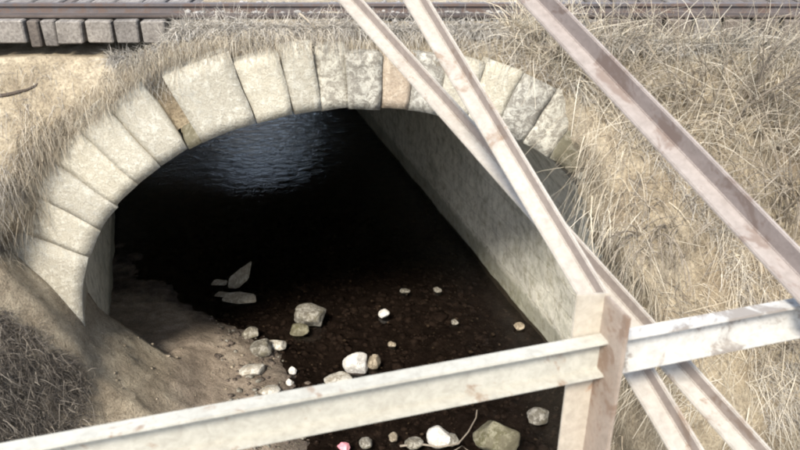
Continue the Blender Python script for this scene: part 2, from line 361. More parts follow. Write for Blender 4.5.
# ground sheet ------------------------------------------------------
def axis(dense0, dense1, step, far0, far1):
    a = list(np.arange(dense0, dense1 + 1e-6, step)); s = step; x = dense1
    while x < far1: s *= 1.28; x += s; a.append(min(x, far1))
    s = step; x = dense0; b = []
    while x > far0: s *= 1.28; x -= s; b.append(max(x, far0))
    return np.array(b[::-1] + a)
gx = axis(-7, 7, 0.06, -220, 220); gy = axis(3.5, 13.5, 0.06, -120, 420)
X, Y = np.meshgrid(gx, gy); Z = ground_z(X, Y)
P_ = X - xa(Y)
soil = sstep(Z + 0.25 * fbm(X, Y, 0, 1.7, 3, 51), 0.40, 0.95) - sstep(Z + 0.05 * fbm(X, Y, 0, 2.5, 3, 52), 0.16, -0.02)
ground = link('ground', np_mesh('ground', np.stack([X, Y, Z], -1).reshape(-1, 3), grid_faces(len(gy), len(gx)), tone=soil.ravel()), 'soil', kind='structure')

# water ---------------------------------------------------------------
ys = np.linspace(-20, 80, 60); rows = []
for y in ys:
    c = float(xa(y)); rows += [(c - 3.5, y, 0.0), (c, y, 0.0), (c + 3.3, y, 0.0)]
link('stream', np_mesh('stream', rows, grid_faces(len(ys), 3)), 'water', kind='structure')

# embankment: front slope, top and far headwall --------------------------
ex = axis(-7.5, 8.5, 0.05, -140, 140); nz = 104
V = []
for r in np.linspace(0, 1, nz):
    z = -0.3 + r * (zt(ex) + 0.3); V.append(np.stack([ex, front_y(ex, z), z], -1))
for yy, lift in ((7.2, 0.03), (7.35, 0.05), (7.6, 0.06), (8.0, 0.07), (10.5, 0.07), (15, 0.0), (25.7, -0.05)):
    mid = sstep(ex, -2.4, -2.0)
    V.append(np.stack([ex, np.full_like(ex, yy) , zt(ex) + lift * mid - 0.02 * (1 - mid)], -1))
V = np.array(V); nr, nc = V.shape[:2]
Fq = grid_faces(nr, nc); Vf = V.reshape(-1, 3)
c = Vf[Fq].mean(1)
e_in = np.sqrt(((c[:, 0] - XC) / (RX + 0.16)) ** 2 + (np.maximum(c[:, 2] - ZS, 0) / (RZ + 0.16)) ** 2)
keep = ~((e_in < 1.0) & (c[:, 1] < 7.16) & (c[:, 2] < 4.3) & (c[:, 1] > YF + 0.02))
keep &= ~((np.sqrt(((c[:, 0] - XC) / (RX - 0.1)) ** 2 + (np.maximum(c[:, 2] - ZS, 0) / (RZ - 0.1)) ** 2) < 1.0) & (c[:, 1] < 7.16) & (c[:, 2] < 4.2) & ((c[:, 0] < 1.3) | (c[:, 1] > 6.78)))
link('embankment', np_mesh('embankment', Vf, Fq[keep]), 'earth', kind='structure')
fx = axis(-16, 8, 0.15, -140, 140); fz = np.linspace(-0.3, 4.6, 40); xe = float(xa(YEND))
X, Z = np.meshgrid(fx, fz); V = np.stack([X, np.full_like(X, YEND), Z], -1).reshape(-1, 3); Fq = grid_faces(len(fz), len(fx)); c = V[Fq].mean(1)
keep = np.sqrt(((c[:, 0] - xe) / (RX + .08)) ** 2 + (np.maximum(c[:, 2] - ZS, 0) / (RZ + .08)) ** 2) > 1.0
link('far_embankment', np_mesh('far_embankment', V, Fq[keep]), 'earth', kind='structure')

# ------------------------------------------------------------------ stone arch
arch = tag(empty('stone_arch_culvert', (XC, YF, 0)), 'pale stone railway arch over the dark stream', 'arch bridge')
def ell(th, off=0.0):
    """point on the intrados (theta 0 = right springing, pi = left) pushed out by off along the normal"""
    x, z = RX * math.cos(th), RZ * math.sin(th)
    nx, nz_ = math.cos(th) / RX, math.sin(th) / RZ; l = math.hypot(nx, nz_)
    return XC + x + nx / l * off, ZS + z + nz_ / l * off
def theta_u(u):
    lo, hi = 0.0, math.pi
    for _ in range(50):
        m = (lo + hi) / 2; x, z = ell(m)
        if proj((x, YF, z))[0] > u: lo = m
        else: hi = m
    return (lo + hi) / 2
joints = [math.pi] + [theta_u(u) for u in (89, 101, 117, 138, 160, 188, 203, 257, 294, 322, 349, 381, 408, 437, 466, 496, 524, 549, 574, 597, 615)] + [0.14, 0.0]
AW = arch.matrix_world.inverted() if False else Matrix.Translation((-XC, -YF, 0))
def voussoir(i, corner_fn, proud, mat, wob):
    """corner_fn(a,b) -> (x,z); block with a lumpy front, running back along the barrel"""
    n = 7; gap = 0.007; V = []; F = []
    def add_grid(fn, n1, n2):
        base = len(V)
        for q in range(n2):
            for p in range(n1): V.append(fn(p / (n1 - 1), q / (n2 - 1)))
        for q in range(n2 - 1):
            for p in range(n1 - 1):
                k = base + q * n1 + p; F.append((k, k + 1, k + n1 + 1, k + n1))
    def P(a, b, d):
        # rounded edges: pull the front edges back
        ed = min(a, 1 - a, b * 1.3, (1 - b) * 1.3)
        a2 = gap + a * (1 - 2 * gap); x, z = corner_fn(a2, b)
        nn = float(fbm(x * 1.0 + i * 3.7, 0.3 + d, z, 3.2, 3, 41)) * wob
        rnd = 0.014 * math.exp(-max(ed, 0) / 0.05)
        y = YF - (proud if proud > -0.1 else proud * float(sstep(b, 0.1, 0.3))) + d + (nn + rnd) * (1 if d < 0.2 else 0)
        jx = 0.012 * float(vnoise(x * 4, z * 4, i, 47)); jz = 0.012 * float(vnoise(x * 4, z * 4, i + 9, 48))
        return (x - SKEW * d + jx, y, z + jz)
    add_grid(lambda a, b: P(a, b, 0.0), n, n)
    D = 0.75
    add_grid(lambda a, b: P(a, 0, b * D), n, 4)
    add_grid(lambda a, b: P(a, 1, b * D), n, 4)
    add_grid(lambda a, b: P(0, a, b * D), n, 4)
    add_grid(lambda a, b: P(1, a, b * D), n, 4)
    V2 = [(v[0] - XC, v[1] - YF, v[2]) for v in V]
    bm = bmesh.new(); bv = [bm.verts.new(v) for v in V2]
    for f in F:
        try: bm.faces.new([bv[k] for k in f])
        except ValueError: pass
    bmesh.ops.remove_doubles(bm, verts=bm.verts, dist=0.0008)
    me = bm_mesh('voussoir', bm, True)
    return link('voussoir', me, mat, arch)
recess = 6; rough_ids = {10, 11, 13, 16, 17, 20}; beige = {12}; moss = {6, 18}
for i in range(len(joints) - 1):
    t0, t1 = joints[i], joints[i + 1]
    th = TH * (0.9 + 0.22 * random.random()) * (1.32 if i < 6 else 1.12 if i < 9 else 1.0)
    mat = 'stone_moss' if i in moss else 'stone_beige' if i in beige else 'stone_rough' if i in rough_ids else 'stone'
    pr = -0.16 if i == recess else random.uniform(-0.03, 0.035)
    if i in (7,): pr = 0.05
    voussoir(i, lambda a, b, t0=t0, t1=t1, th=th: ell(t0 + (t1 - t0) * a, b * th), pr, mat, 0.035 if mat == 'stone_rough' else 0.02)
def mortar(t0, t1):
    n = 40; V = []
    for d, sgn in ((0.045, 1), (0.30, 1)):
        for k in range(n + 1):
            th = t0 + (t1 - t0) * k / n
            for off in (0.02, 0.5):
                x_, z_ = ell(th, off); V.append((x_ - XC - SKEW * d, d, z_))
    F = [(2 * k, 2 * k + 1, 2 * k + 3, 2 * k + 2) for k in range(n)]
    b0 = 2 * (n + 1); F += [(2 * k, 2 * k + 2, b0 + 2 * k + 2, b0 + 2 * k) for k in range(n)]
    link('mortar', np_mesh('mortar', V, F, smooth=False), 'mortar', arch)
mortar(joints[0], joints[recess]); mortar(joints[recess + 1], joints[-1])
zz = ZS
for side in (-1, 1):                                   # jamb stones below the springing
    z1 = ZS
    for k in range(4):
        z0 = z1 - random.uniform(0.42, 0.52)
        fn = lambda a, b, z0=z0, z1=z1, side=side: (XC + side * (RX + b * 0.6), z1 + (z0 - z1) * a)
        voussoir(40 + k + (side > 0) * 10, fn, random.uniform(-0.02, 0.03), 'stone', 0.02); z1 = z0
# barrel
na, nd = 90, 150; V = []; UV = []
prof = [(-RX, -0.5 + (ZS + 0.5) * k / 20) for k in range(20)] + [(RX * math.cos(math.pi * (1 - k / 60)), ZS + RZ * math.sin(math.pi * (1 - k / 60))) for k in range(61)] + [(RX, ZS - (ZS + 0.5) * k / 20) for k in range(1, 21)]
prof = np.array(prof); arc = np.r_[0, np.cumsum(np.hypot(*np.diff(prof, axis=0).T))]
ds = np.concatenate([np.arange(0.6, 7, 0.06), np.linspace(7, YEND - YF + 0.02, 60)])
nrm = np.gradient(prof, axis=0); nrm = np.stack([-nrm[:, 1], nrm[:, 0]], -1); nrm /= np.linalg.norm(nrm, axis=1)[:, None]
A, Dm = np.meshgrid(np.arange(len(prof)), ds)
off = 0.03 * fbm(prof[A, 0], Dm, prof[A, 1], 2.6, 4, 61) + 0.03
xx = XC + prof[A, 0] + nrm[A, 0] * off - SKEW * Dm; zz = prof[A, 1] + nrm[A, 1] * off; yy = YF + Dm
Vb = np.stack([xx - XC, yy - YF, zz], -1).reshape(-1, 3); Fb = grid_faces(len(ds), len(prof))
me = np_mesh('barrel_lining', Vb, Fb)
uvl = me.uv_layers.new(name='UVMap'); li = np.empty(len(me.loops), np.int32); me.loops.foreach_get('vertex_index', li)
uvv = np.stack([Dm.ravel(), arc[A].ravel()], -1)[li]; uvl.data.foreach_set('uv', uvv.astype(np.float32).ravel())
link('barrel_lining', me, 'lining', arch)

# ------------------------------------------------------------------ railway track
def box_bm(bm, x0, x1, y0, y1, z0, z1, jit=0.0, bev=0.0):
    r = bmesh.ops.create_cube(bm, size=1.0); vs = r['verts']
    for v in vs:
        v.co = Vector((x0 + (v.co.x + .5) * (x1 - x0), y0 + (v.co.y + .5) * (y1 - y0), z0 + (v.co.z + .5) * (z1 - z0))) + Vector([random.uniform(-jit, jit) for _ in range(3)])
    if bev:
        es = list({e for v in vs for e in v.link_edges}); bmesh.ops.bevel(bm, geom=es, offset=bev, segments=1, affect='EDGES')
track = tag(empty('railway_track', (0, 8.3, 4.56)), 'weathered railway track crossing above the stone arch', 'railway track')
def tparent(o): o.matrix_parent_inverse = Matrix.Translation((0, -8.3, -4.56)); return o
def ux(u): return float(at_y(u, 30, 7.15).x)
spans = [(-4, 25.5, 0), (28, 39, 1), (41, 55.5, 0), (58, 83, 0), (86, 112, 0), (115.5, 139, 0), (142, 166, 0)]
spans = [(ux(a), ux(b), d) for a, b, d in spans]
x = spans[-1][1] + 0.035
while x < 9: 
    spans.append((x, x + 0.235, 0)); x += 0.27
x = spans[0][0] - 0.03
while x > -9: spans.append((x - 0.235, x, 0)); x -= 0.265
for a, b_, dark in spans:
    bm = bmesh.new(); drop = 0.03 if b_ - a < 0.15 else 0.0
    e = random.uniform(-0.035, 0.03)
    if a > ux(168): e += 0.12 if a < 1.4 else 0.05
    box_bm(bm, a, b_, 7.13 + e, 9.7, 4.555 - drop + random.uniform(-.008, .008), 4.765, 0.006, 0.012)
    tparent(link('sleeper', bm_mesh('sleeper', bm), 'sleeper_dark' if dark or (a > 1.2 and random.random() < 0.75) else 'sleeper', track))
bm = bmesh.new(); box_bm(bm, -14, 14, 7.20, 7.31, 4.772, 4.800, 0, 0.008); tparent(link('rail_shade_strip', bm_mesh('rail_shade_strip', bm), 'shade_strip', track))  # thin dark strip standing in for the rail's shadow on the sleepers
def rail_section(): return [(-.065, 0), (.065, 0), (.065, .012), (.012, .025), (.010, .095), (.034, .105), (.034, .14), (-.034, .14), (-.034, .105), (-.010, .095), (-.012, .025), (-.065, .012)]
for yr in (7.45, 8.89):
    bm = bmesh.new(); sec = rail_section(); L = [bm.verts.new((-14, yr + a, 4.768 + b * 0.68)) for a, b in sec]; R = [bm.verts.new((14, yr + a, 4.768 + b * 0.68)) for a, b in sec]
    for k in range(len(sec)): bm.faces.new((L[k], L[(k + 1) % len(sec)], R[(k + 1) % len(sec)], R[k]))
    bm.faces.new(L); bm.faces.new(R)
    tparent(link('rail', bm_mesh('rail', bm), 'rail', track))

# ------------------------------------------------------------------ rocks
def ico(sub):
    bm = bmesh.new(); bmesh.ops.create_icosphere(bm, subdivisions=sub, radius=1.0)
    V = np.array([v.co[:] for v in bm.verts]); F = np.array([[v.index for v in f.verts] for f in bm.faces]); bm.free(); return V, F
ICO = {k: ico(k) for k in (1, 2, 4)}
def rock_arrays(seed, dims, sub=4, facets=9, lump=0.12):
    r = np.random.default_rng(seed); V, F = ICO[sub]; V = V.copy()
    for _ in range(facets):
        n = r.normal(size=3); n /= np.linalg.norm(n); h = r.uniform(0.62, 0.9)
        d = V @ n; V = V - np.maximum(d - h, 0)[:, None] * n
    k = 1 + lump * fbm(V[:, 0] + seed, V[:, 1], V[:, 2], 1.6, 4, seed) + 0.03 * fbm(V[:, 0], V[:, 1] + seed, V[:, 2], 6, 2, seed)
    V = V * k[:, None] * np.array(dims) / 2
    return V, F
def rock(u, v, wpx, hpx, mat, label, z=None, flat=None, tilt=(0, 0, 0), name='rock', cat='rock', seed=None, group=None, facets=9):
    zb = 0.0 if z is None else z
    p = at_z(u, v + hpx * 0.45, zb)
    gz = float(ground_z(p.x, p.y))
    if z is None and gz > 0.02:
        for _ in range(6): p = at_z(u, v + hpx * 0.45, gz); gz = float(ground_z(p.x, p.y))
    s = (Vector((0, 0, CAM_H)) - p).length
    W = wpx / F_PX * s * 1.05; H = hpx / F_PX * s
    dz = H * 0.95 if flat is None else flat
    sd_ = seed if seed is not None else int(u * 7 + v)
    V, F = rock_arrays(sd_, (W, W * 0.8, dz * 1.25), facets=facets)
    o = link(name, np_mesh(name, V, F), mat)
    o.rotation_euler = (tilt[0], tilt[1], tilt[2] if tilt[2] else random.uniform(-0.6, 0.6) if False else 0)
    floor = gz if gz > -0.02 else -0.10
    top_base = max(gz, 0.0)
    o.location = (p.x, p.y, top_base + dz * 0.30)
    tag(o, label, cat, group); return o
rock(357, 359, 26, 22, 'rock_white', 'bright white rounded rock standing in the shallow stream')
rock(374, 358, 14, 17, 'rock_tan', 'small tan stone touching the bright white rock')
rock(310, 312, 38, 21, 'rock_grey', 'large grey boulder with flat top in the middle of the stream', facets=18, seed=5)
rock(299, 328, 20, 10, 'rock_moss', 'low mossy stone at the foot of the grey boulder')
rock(384, 312, 11, 9, 'rock_white', 'lone small white stone in dark water right of the grey boulder')
rock(338, 377, 27, 6, 'rock_pale', 'thin flat pale stone just above the steel rail, left of the white rock', flat=0.06)
def slab(u, v, outline, thick, tilt, lift, label):
    """broken flat slab: an angular outline (metres) with a chipped rim, tilted on the bed"""
    p = at_z(u, v, 0.0); bm = bmesh.new(); n = len(outline)
    top = [bm.verts.new((x + random.uniform(-.01, .01), y, thick / 2 + random.uniform(-.008, .008))) for x, y in outline]
    bot = [bm.verts.new((x * 1.04, y * 1.04, -thick / 2)) for x, y in outline]
    bm.faces.new(top); bm.faces.new(bot[::-1])
    for k in range(n): bm.faces.new((top[k], bot[k], bot[(k + 1) % n], top[(k + 1) % n]))
    bmesh.ops.bevel(bm, geom=list(bm.edges), offset=0.018, segments=2, affect='EDGES')
    o = link('flat_rock', bm_mesh('flat_rock', bm), 'slab'); o.rotation_euler = tilt; o.location = (p.x, p.y, lift); return tag(o, label, 'rock')
slab(240, 286, [(-.20, -.10), (-.05, -.15), (.14, -.05), (.24, .22), (.05, .14), (-.15, .06)], 0.045, (0.75, -0.25, 0.1), 0.14, 'upright pointed pale slab deep inside the arch')
slab(240, 299, [(-.25, -.10), (.0, -.14), (.26, -.09), (.22, .06), (-.02, .10), (-.22, .05)], 0.05, (0.22, 0.06, 0.0), 0.04, 'flat pale slab lying under the pointed slab')
slab(219, 285, [(-.13, -.05), (.1, -.07), (.15, .03), (-.05, .07)], 0.04, (0.3, 0.2, 0.4), 0.05, 'thin flat slab at the left of the slab pile in the arch')
slab(222, 296, [(-.12, -.05), (.09, -.06), (.13, .04), (-.06, .06)], 0.035, (0.2, -0.1, -0.2), 0.03, 'smallest slab chip at the left foot of the slab pile')
rock(262, 345, 24, 15, 'rock_grey', 'grey white cobble on the mud shore edge')
rock(277, 343, 20, 9, 'rock_pale', 'small pale cobble at the water edge right of the shore cobbles')
rock(251, 331, 18, 10, 'rock_grey', 'uppermost grey cobble on the mud shore')
rock(253, 368, 27, 9, 'rock_pale', 'flat pale stone lying on the mud shore')
rock(270, 389, 20, 10, 'rock_pale', 'pale stone at the shore just above the steel rail')
rock(293, 369, 8, 8, 'rock_white', 'tiny white stone in the stream beside the mud shore')
rock(290, 381, 8, 8, 'rock_white', 'tiny white stone just above the rail beside the mud shore')
rock(439, 433, 25, 19, 'rock_white', 'white angular rock below the steel rail')
rock(452, 438, 16, 10, 'rock_grey', 'small grey stone against the white angular rock below the rail')
rock(497, 431, 46, 34, 'rock_moss', 'big mossy boulder below the steel rail beside the post')
rock(393, 435, 9, 11, 'rock_tan', 'small upright tan stone below the rail left of the white rock')
rock(414, 441, 18, 9, 'rock_grey', 'low grey stone below the rail between two paler stones')
rock(519, 325, 11, 7, 'rock_tan', 'small tan stone at the foot of the right tunnel wall')
rock(455, 321, 8, 5, 'rock_grey', 'tiny grey stone in dark water towards the right wall')
rock(405, 290, 10, 4, 'rock_grey', 'tiny flat stone barely above the dark water deep in the arch')
rock(437, 289, 9, 5, 'rock_grey', 'tiny grey stone near the right wall deep in the arch')
rock(392, 343, 8, 6, 'rock_tan', 'tiny tan stone in the stream right of the white rock')
rock(538, 413, 22, 14, 'rock_grey', 'grey stone below the rail against the post')
rock(366, 441, 14, 9, 'rock_grey', 'grey cobble below the rail right of the pink scrap')
rock(344, 445, 13, 9, 'pink', 'scrap of pink plastic litter below the steel rail', name='litter', cat='litter', facets=16)

def pebbles(name, pts, sizes, mat, seed, label, cat):
    V0, F0 = ICO[1]; r = np.random.default_rng(seed); n = len(pts)
    ax = r.uniform(0.6, 1.3, (n, 1, 3)) * np.array([1, 1, 0.6]); jit = 1 + r.uniform(-0.2, 0.2, (n, len(V0), 1))
    a = r.uniform(0, 6.28, n); c, s = np.cos(a)[:, None], np.sin(a)[:, None]
    V = V0[None] * ax * jit; V = np.stack([V[..., 0] * c - V[..., 1] * s, V[..., 0] * s + V[..., 1] * c, V[..., 2]], -1)
    V = V * np.asarray(sizes)[:, None, None] / 2 + np.asarray(pts)[:, None, :]
    F = (F0[None] + (np.arange(n) * len(V0))[:, None, None]).reshape(-1, 3)
    o = link(name, np_mesh(name, V.reshape(-1, 3), F, smooth=False), mat, kind='stuff'); tag(o, label, cat); return o
def strew(n, ylo, yhi, plo, phi, seed):
    r = np.random.default_rng(seed); y = r.uniform(ylo, yhi, n); x = xa(y) + r.uniform(plo, phi, n)
    return np.stack([x, y, ground_z(x, y)], -1), r
pts, r = strew(5200, 5.2, 13, -1.6, 2.9, 71)
pebbles('bed_pebbles', pts, 0.02 + 0.09 * r.power(0.5, len(pts)) ** 2, 'bed_gravel', 1, 'brown gravel and pebbles covering the stream bed', 'gravel')
pts, r = strew(420, 5.4, 11, -1.7, 2.6, 72)
pts[:, 2] = np.maximum(pts[:, 2], -0.03)
pebbles('pale_pebbles', pts, 0.02 + 0.05 * r.power(0.5, len(pts)) ** 2, 'rock_tan', 2, 'scattered pale pebbles in the shallows and on the shore', 'gravel')
pts, r = strew(140, 6.0, 9.6, -1.55, -0.7, 73)
pebbles('shore_pebbles', pts, 0.03 + 0.11 * r.power(0.5, len(pts)) ** 2, 'rock_grey', 3, 'grey pebbles along the edge of the mud shore', 'gravel')
pts, r = strew(420, 5.6, 9.0, -2.9, -0.8, 74)
pebbles('mud_pebbles', pts, 0.012 + 0.05 * r.power(0.5, len(pts)) ** 3, 'rock_tan', 6, 'small stones and clods half sunk in the mud shore', 'gravel')
pts, r = strew(500, 5.4, 10.5, -0.9, 2.4, 75)
pebbles('bed_cobbles', pts, 0.08 + 0.14 * r.power(0.5, len(pts)) ** 2, 'bed_gravel', 7, 'brown cobbles just under the shallow water', 'gravel')
# ballast between and in front of the sleepers
r = np.random.default_rng(5); n = 5200
bx = r.uniform(-2.3, 6.5, n); by = 7.02 + r.uniform(0, 0.75, n)
bz = np.minimum(zt(bx) - 0.0, np.where(by > 7.12, 4.70, 9)) + np.interp(by, [7.0, 7.12, 7.3, 7.8], [-0.10, 0.0, 0.06, 0.10]) * sstep(bx, -2.4, -2.0) + r.uniform(-.02, .02, n)
pebbles('track_ballast', np.stack([bx, by, bz], -1), r.uniform(0.02, 0.07, n), 'gravel', 4, 'grey ballast spilling round the sleeper ends', 'ballast')

# ------------------------------------------------------------------ dry grass, weeds and shrubs
def blades(name, P, D, L, Wd, droop, mat, label, cat, tone, seed, segs=4, curl=0.25, kind='stuff'):
    r = np.random.default_rng(seed); n = len(P); P = np.asarray(P); D = D / np.linalg.norm(D, axis=1)[:, None]
    side = np.cross(D, r.normal(size=(n, 3))); side /= np.linalg.norm(side, axis=1)[:, None]
    crl = np.cross(D, r.normal(size=(n, 3))) * curl
    ts = np.linspace(0, 1, segs); V = np.empty((n, segs, 2, 3))
    for k, t in enumerate(ts):
        c = P + D * (L * t)[:, None] + crl * (L * t * t)[:, None]
        c[:, 2] -= droop * L * t * t
        wv = side * (Wd * (1 - 0.75 * t))[:, None] * 0.5
        V[:, k, 0] = c - wv; V[:, k, 1] = c + wv
    base = np.arange(n)[:, None] * (2 * segs) + np.arange(segs - 1)[None] * 2
    F = np.stack([base, base + 1, base + 3, base + 2], -1).reshape(-1, 4)
    o = link(name, np_mesh(name, V.reshape(-1, 3), F, tone=np.repeat(tone, segs * 2)), mat, kind=kind); tag(o, label, cat); return o
def slope_pts(n, x0, x1, z0, z1, seed, keep=None):
    r = np.random.default_rng(seed); x = r.uniform(x0, x1, n); z = z0 + r.uniform(0, 1, n) * (np.minimum(zt(x), z1) - z0)
    if keep is not None:
        k = keep(x, z, r); x, z = x[k], z[k]
    return np.stack([x, front_y(x, z), z], -1), r
def rdir(r, n, base, spread): return np.atleast_2d(np.asarray(base)) + r.normal(size=(n, 3)) * spread

# right bank: tall matted straw
P, r = slope_pts(46000, 1.7, 7.0, 0.2, 4.7, 101, lambda x, z, r: (front_y(x, z) < 6.8) & (ring_e(x, z) > 0.71) & (fbm(x, 0, z, 1.8, 3, 77) + r.uniform(-.3, .3, len(x)) > -0.22))
n = len(P); blades('dry_grass', P, rdir(r, n, np.stack([-0.12 + 0.7 * fbm(P[:, 0], 0, P[:, 2], 1.1, 2, 91), -0.5 + 0 * P[:, 0], -0.22 + 0.6 * fbm(P[:, 0], 4, P[:, 2], 1.3, 2, 92)], -1), 0.5), 0.08 + 0.5 * r.power(0.8, n) ** 2, r.uniform(0.003, 0.006, n) + 0.010 * r.power(0.3, n) ** 3, r.uniform(0.2, 1.3, n), 'grass',
    'matted straw coloured dry grass covering the right bank', 'dry grass', np.clip(r.normal(0.48, 0.2, n) + 0.55 * fbm(P[:, 0], 0, P[:, 2], 1.6, 3, 95), 0, 1), 1)
P, r = strew(42000, 3.2, 6.9, 2.75, 6.8, 102); k = P[:, 1] < front_y(P[:, 0], P[:, 2]); P = P[k]
n = len(P); blades('dry_grass', P, rdir(r, n, (-0.35, -0.45, 0.25), 0.5), r.uniform(0.15, 0.5, n), r.uniform(0.004, 0.009, n), r.uniform(0.2, 1.0, n), 'grass',
    'combed down dry grass on the lower right bank behind the braces', 'dry grass', np.clip(r.normal(0.36, 0.2, n) + 0.5 * fbm(P[:, 0], P[:, 1], 0, 1.6, 3, 96), 0, 1), 2)
P, r = slope_pts(15000, 1.9, 7.0, 1.2, 4.7, 111, lambda x, z, r: (front_y(x, z) < 6.8) & (ring_e(x, z) > 0.8) & (fbm(x, 6, z, 1.2, 3, 97) + r.uniform(-.15, .15, len(x)) > 0.08))
n = len(P); blades('tangled_stems', P, rdir(r, n, (0.0, -0.6, 0.1), 0.75), 0.06 + 0.32 * r.power(0.8, n), r.uniform(0.003, 0.007, n), r.uniform(0.0, 0.8, n), 'grass_grey',
    'tangled greyish dead stems in clumps among the straw of the right bank', 'dry grass', np.clip(r.normal(0.38, 0.3, n), 0, 1), 11, curl=0.45)
# crest: grey fine grass above the arch ring and hanging over it
r = np.random.default_rng(103); n = 26000; x = r.uniform(-2.7, 5.5, n); q = r.uniform(0, 1, n)
z = np.minimum(zt(x) - 0.02, ZS + (RZ + TH) * np.sqrt(np.clip(1 - ((x - XC) / (RX + TH)) ** 2, 0, 1)) + 0.06 + q * 0.5); y = np.where(r.uniform(0, 1, n) < 0.5, front_y(x, z), 7.0 + q * 0.2) - 0.02
P = np.stack([x, y, np.where(y > 7.0, zt(x), z)], -1)
blades('crest_grass', P, rdir(r, n, (0, -0.35, 0.35), 0.5), r.uniform(0.06, 0.24, n), r.uniform(0.003, 0.007, n), r.uniform(0.2, 1.0, n), 'grass_grey',
    'fine grey dry grass fringing the top of the arch ring', 'dry grass', np.clip(r.normal(0.55, 0.22, n), 0, 1), 3)
r = np.random.default_rng(112); n = 5200; x = r.uniform(-2.2, 5.5, n); x = np.where(fbm(x, 0, 0, 1.8, 2, 99) + r.uniform(-.4, .4, n) > -0.1, x, r.uniform(1.2, 5.5, n)); P = np.stack([x, r.uniform(7.08, 7.4, n), zt(x) + 0.02], -1)
blades('verge_grass', P, rdir(r, n, (0, -0.12, 0.9), 0.4), r.uniform(0.06, 0.24, n), r.uniform(0.003, 0.007, n), r.uniform(0.1, 0.8, n), 'grass_grey',
    'short pale dry grass growing along the edge of the track', 'dry grass', np.clip(r.normal(0.6, 0.25, n), 0, 1), 12)
# hanging fringe on the ring stones, left haunch
r = np.random.default_rng(104); n = 6000; th = r.uniform(1.25, 2.9, n)
th = np.where(r.uniform(0, 1, n) < 0.6, 2.2 + r.normal(size=n) * 0.22, th)
ce = np.cos(th); se = np.sin(th); off = TH * np.interp(th, [1.7, 2.05, 2.9], [1.02, 1.30, 1.36]) * (1.04 + 0.14 * fbm(th, 0, 0, 4.0, 3, 83) + r.uniform(-0.06, 0.25, n))
x = XC + ce * (RX + off); z = ZS + se * (RZ + off); y = np.minimum(front_y(x, z), 6.84) - 0.02
P = np.stack([x, y, z], -1)
blades('hanging_grass', P, rdir(r, n, (0.12, -0.35, -0.25), 0.35), r.uniform(0.03, 0.06, n) + 0.14 * r.power(0.5, n) ** 2, r.uniform(0.002, 0.005, n), r.uniform(0.3, 1.3, n), 'grass',
    'dry grass hanging over the ring stones of the left haunch', 'dry grass', np.clip(r.normal(0.42, 0.22, n), 0, 1), 4)
# left slope: thin streaks of dry grass
P, r = slope_pts(30000, -6.5, -2.6, 1.2, 4.4, 105, lambda x, z, r: (ring_e(x, z) > 1.06) & (fbm(x, 2, z, 0.9, 3, 78) + r.uniform(-.35, .35, len(x)) > np.where(z > 3.55, 0.42, -0.08)))
n = len(P); blades('slope_grass', P, rdir(r, n, (0.05, -0.5, -0.25), 0.4), r.uniform(0.04, 0.10, n) + 0.15 * r.power(0.5, n) ** 2, r.uniform(0.002, 0.006, n), r.uniform(0.3, 1.4, n), 'grass_grey',
    'thin dry grass trailing down the eroded left slope', 'dry grass', np.clip(r.normal(0.42, 0.24, n), 0, 1), 5)
# dark weeds on the lower left bank
def cast_many(u, v):
    """first hit of many sight lines with the bank (ground or embankment)"""
    t = (225.0 - v) / F_PX; dx, dy, dz = (u - 400.0) / F_PX, CP + SP * t, -SP + CP * t
    hit = np.full(len(u), 11.0); alive = np.ones(len(u), bool)
    for q in np.arange(5.0, 11.0, 0.04):
        k = np.where(alive)[0]
        if len(k) == 0: break
        X_, Y_, Z_ = dx[k] * q, dy[k] * q, CAM_H + dz[k] * q
        h = (Y_ >= front_y(X_, Z_)) | (Z_ <= ground_z(X_, Y_)); hit[k[h]] = q; alive[k[h]] = False
    return np.stack([dx * hit, dy * hit, CAM_H + dz * hit], -1)
r = np.random.default_rng(106); n = 1500; u = r.uniform(-25, 95, n); v = r.uniform(305, 445, n)
k = (v > 312 + 0.75 * np.maximum(u, 0) ** 1.02 * 0.9 + 14 * fbm(u, v, 0, 0.05, 3, 87)) & (u < 84 + 8 * fbm(u, v, 0, 0.08, 2, 86))
P = cast_many(u[k], v[k]); P = np.repeat(P, 16, 0) + r.normal(size=(len(P) * 16, 3)) * np.array([0.05, 0.04, 0.025]); n = len(P)
blades('dead_weeds', P, rdir(r, n, (0.15, -0.35, 0.35), 0.5), r.uniform(0.04, 0.2, n), r.uniform(0.003, 0.008, n), r.uniform(0.2, 1.0, n), 'weed_dark',
    'dark dead weeds matted on the lower left bank', 'weeds', np.clip(r.normal(0.5, 0.28, n), 0, 1), 6)
# tufts on the left slope beside the ring
n = 620; u = r.uniform(-20, 110, n); v = r.uniform(120, 262, n)
k = (fbm(u, v * 0.5, 0, 0.03, 3, 90) + r.uniform(-.2, .2, n) > -0.02) & (u < 108 - (v - 110) * 0.55)
P = cast_many(u[k], v[k]); P = np.repeat(P, 14, 0) + r.normal(size=(len(P) * 14, 3)) * np.array([0.035, 0.02, 0.07]); n = len(P)
blades('slope_tufts', P, rdir(r, n, (0.1, -0.4, -0.45), 0.35), r.uniform(0.05, 0.22, n), r.uniform(0.002, 0.006, n), r.uniform(0.3, 1.2, n), 'grass',
    'brown dry tufts hanging on the left slope beside the ring stones', 'dry grass', np.clip(r.normal(0.36, 0.2, n), 0, 1), 16)
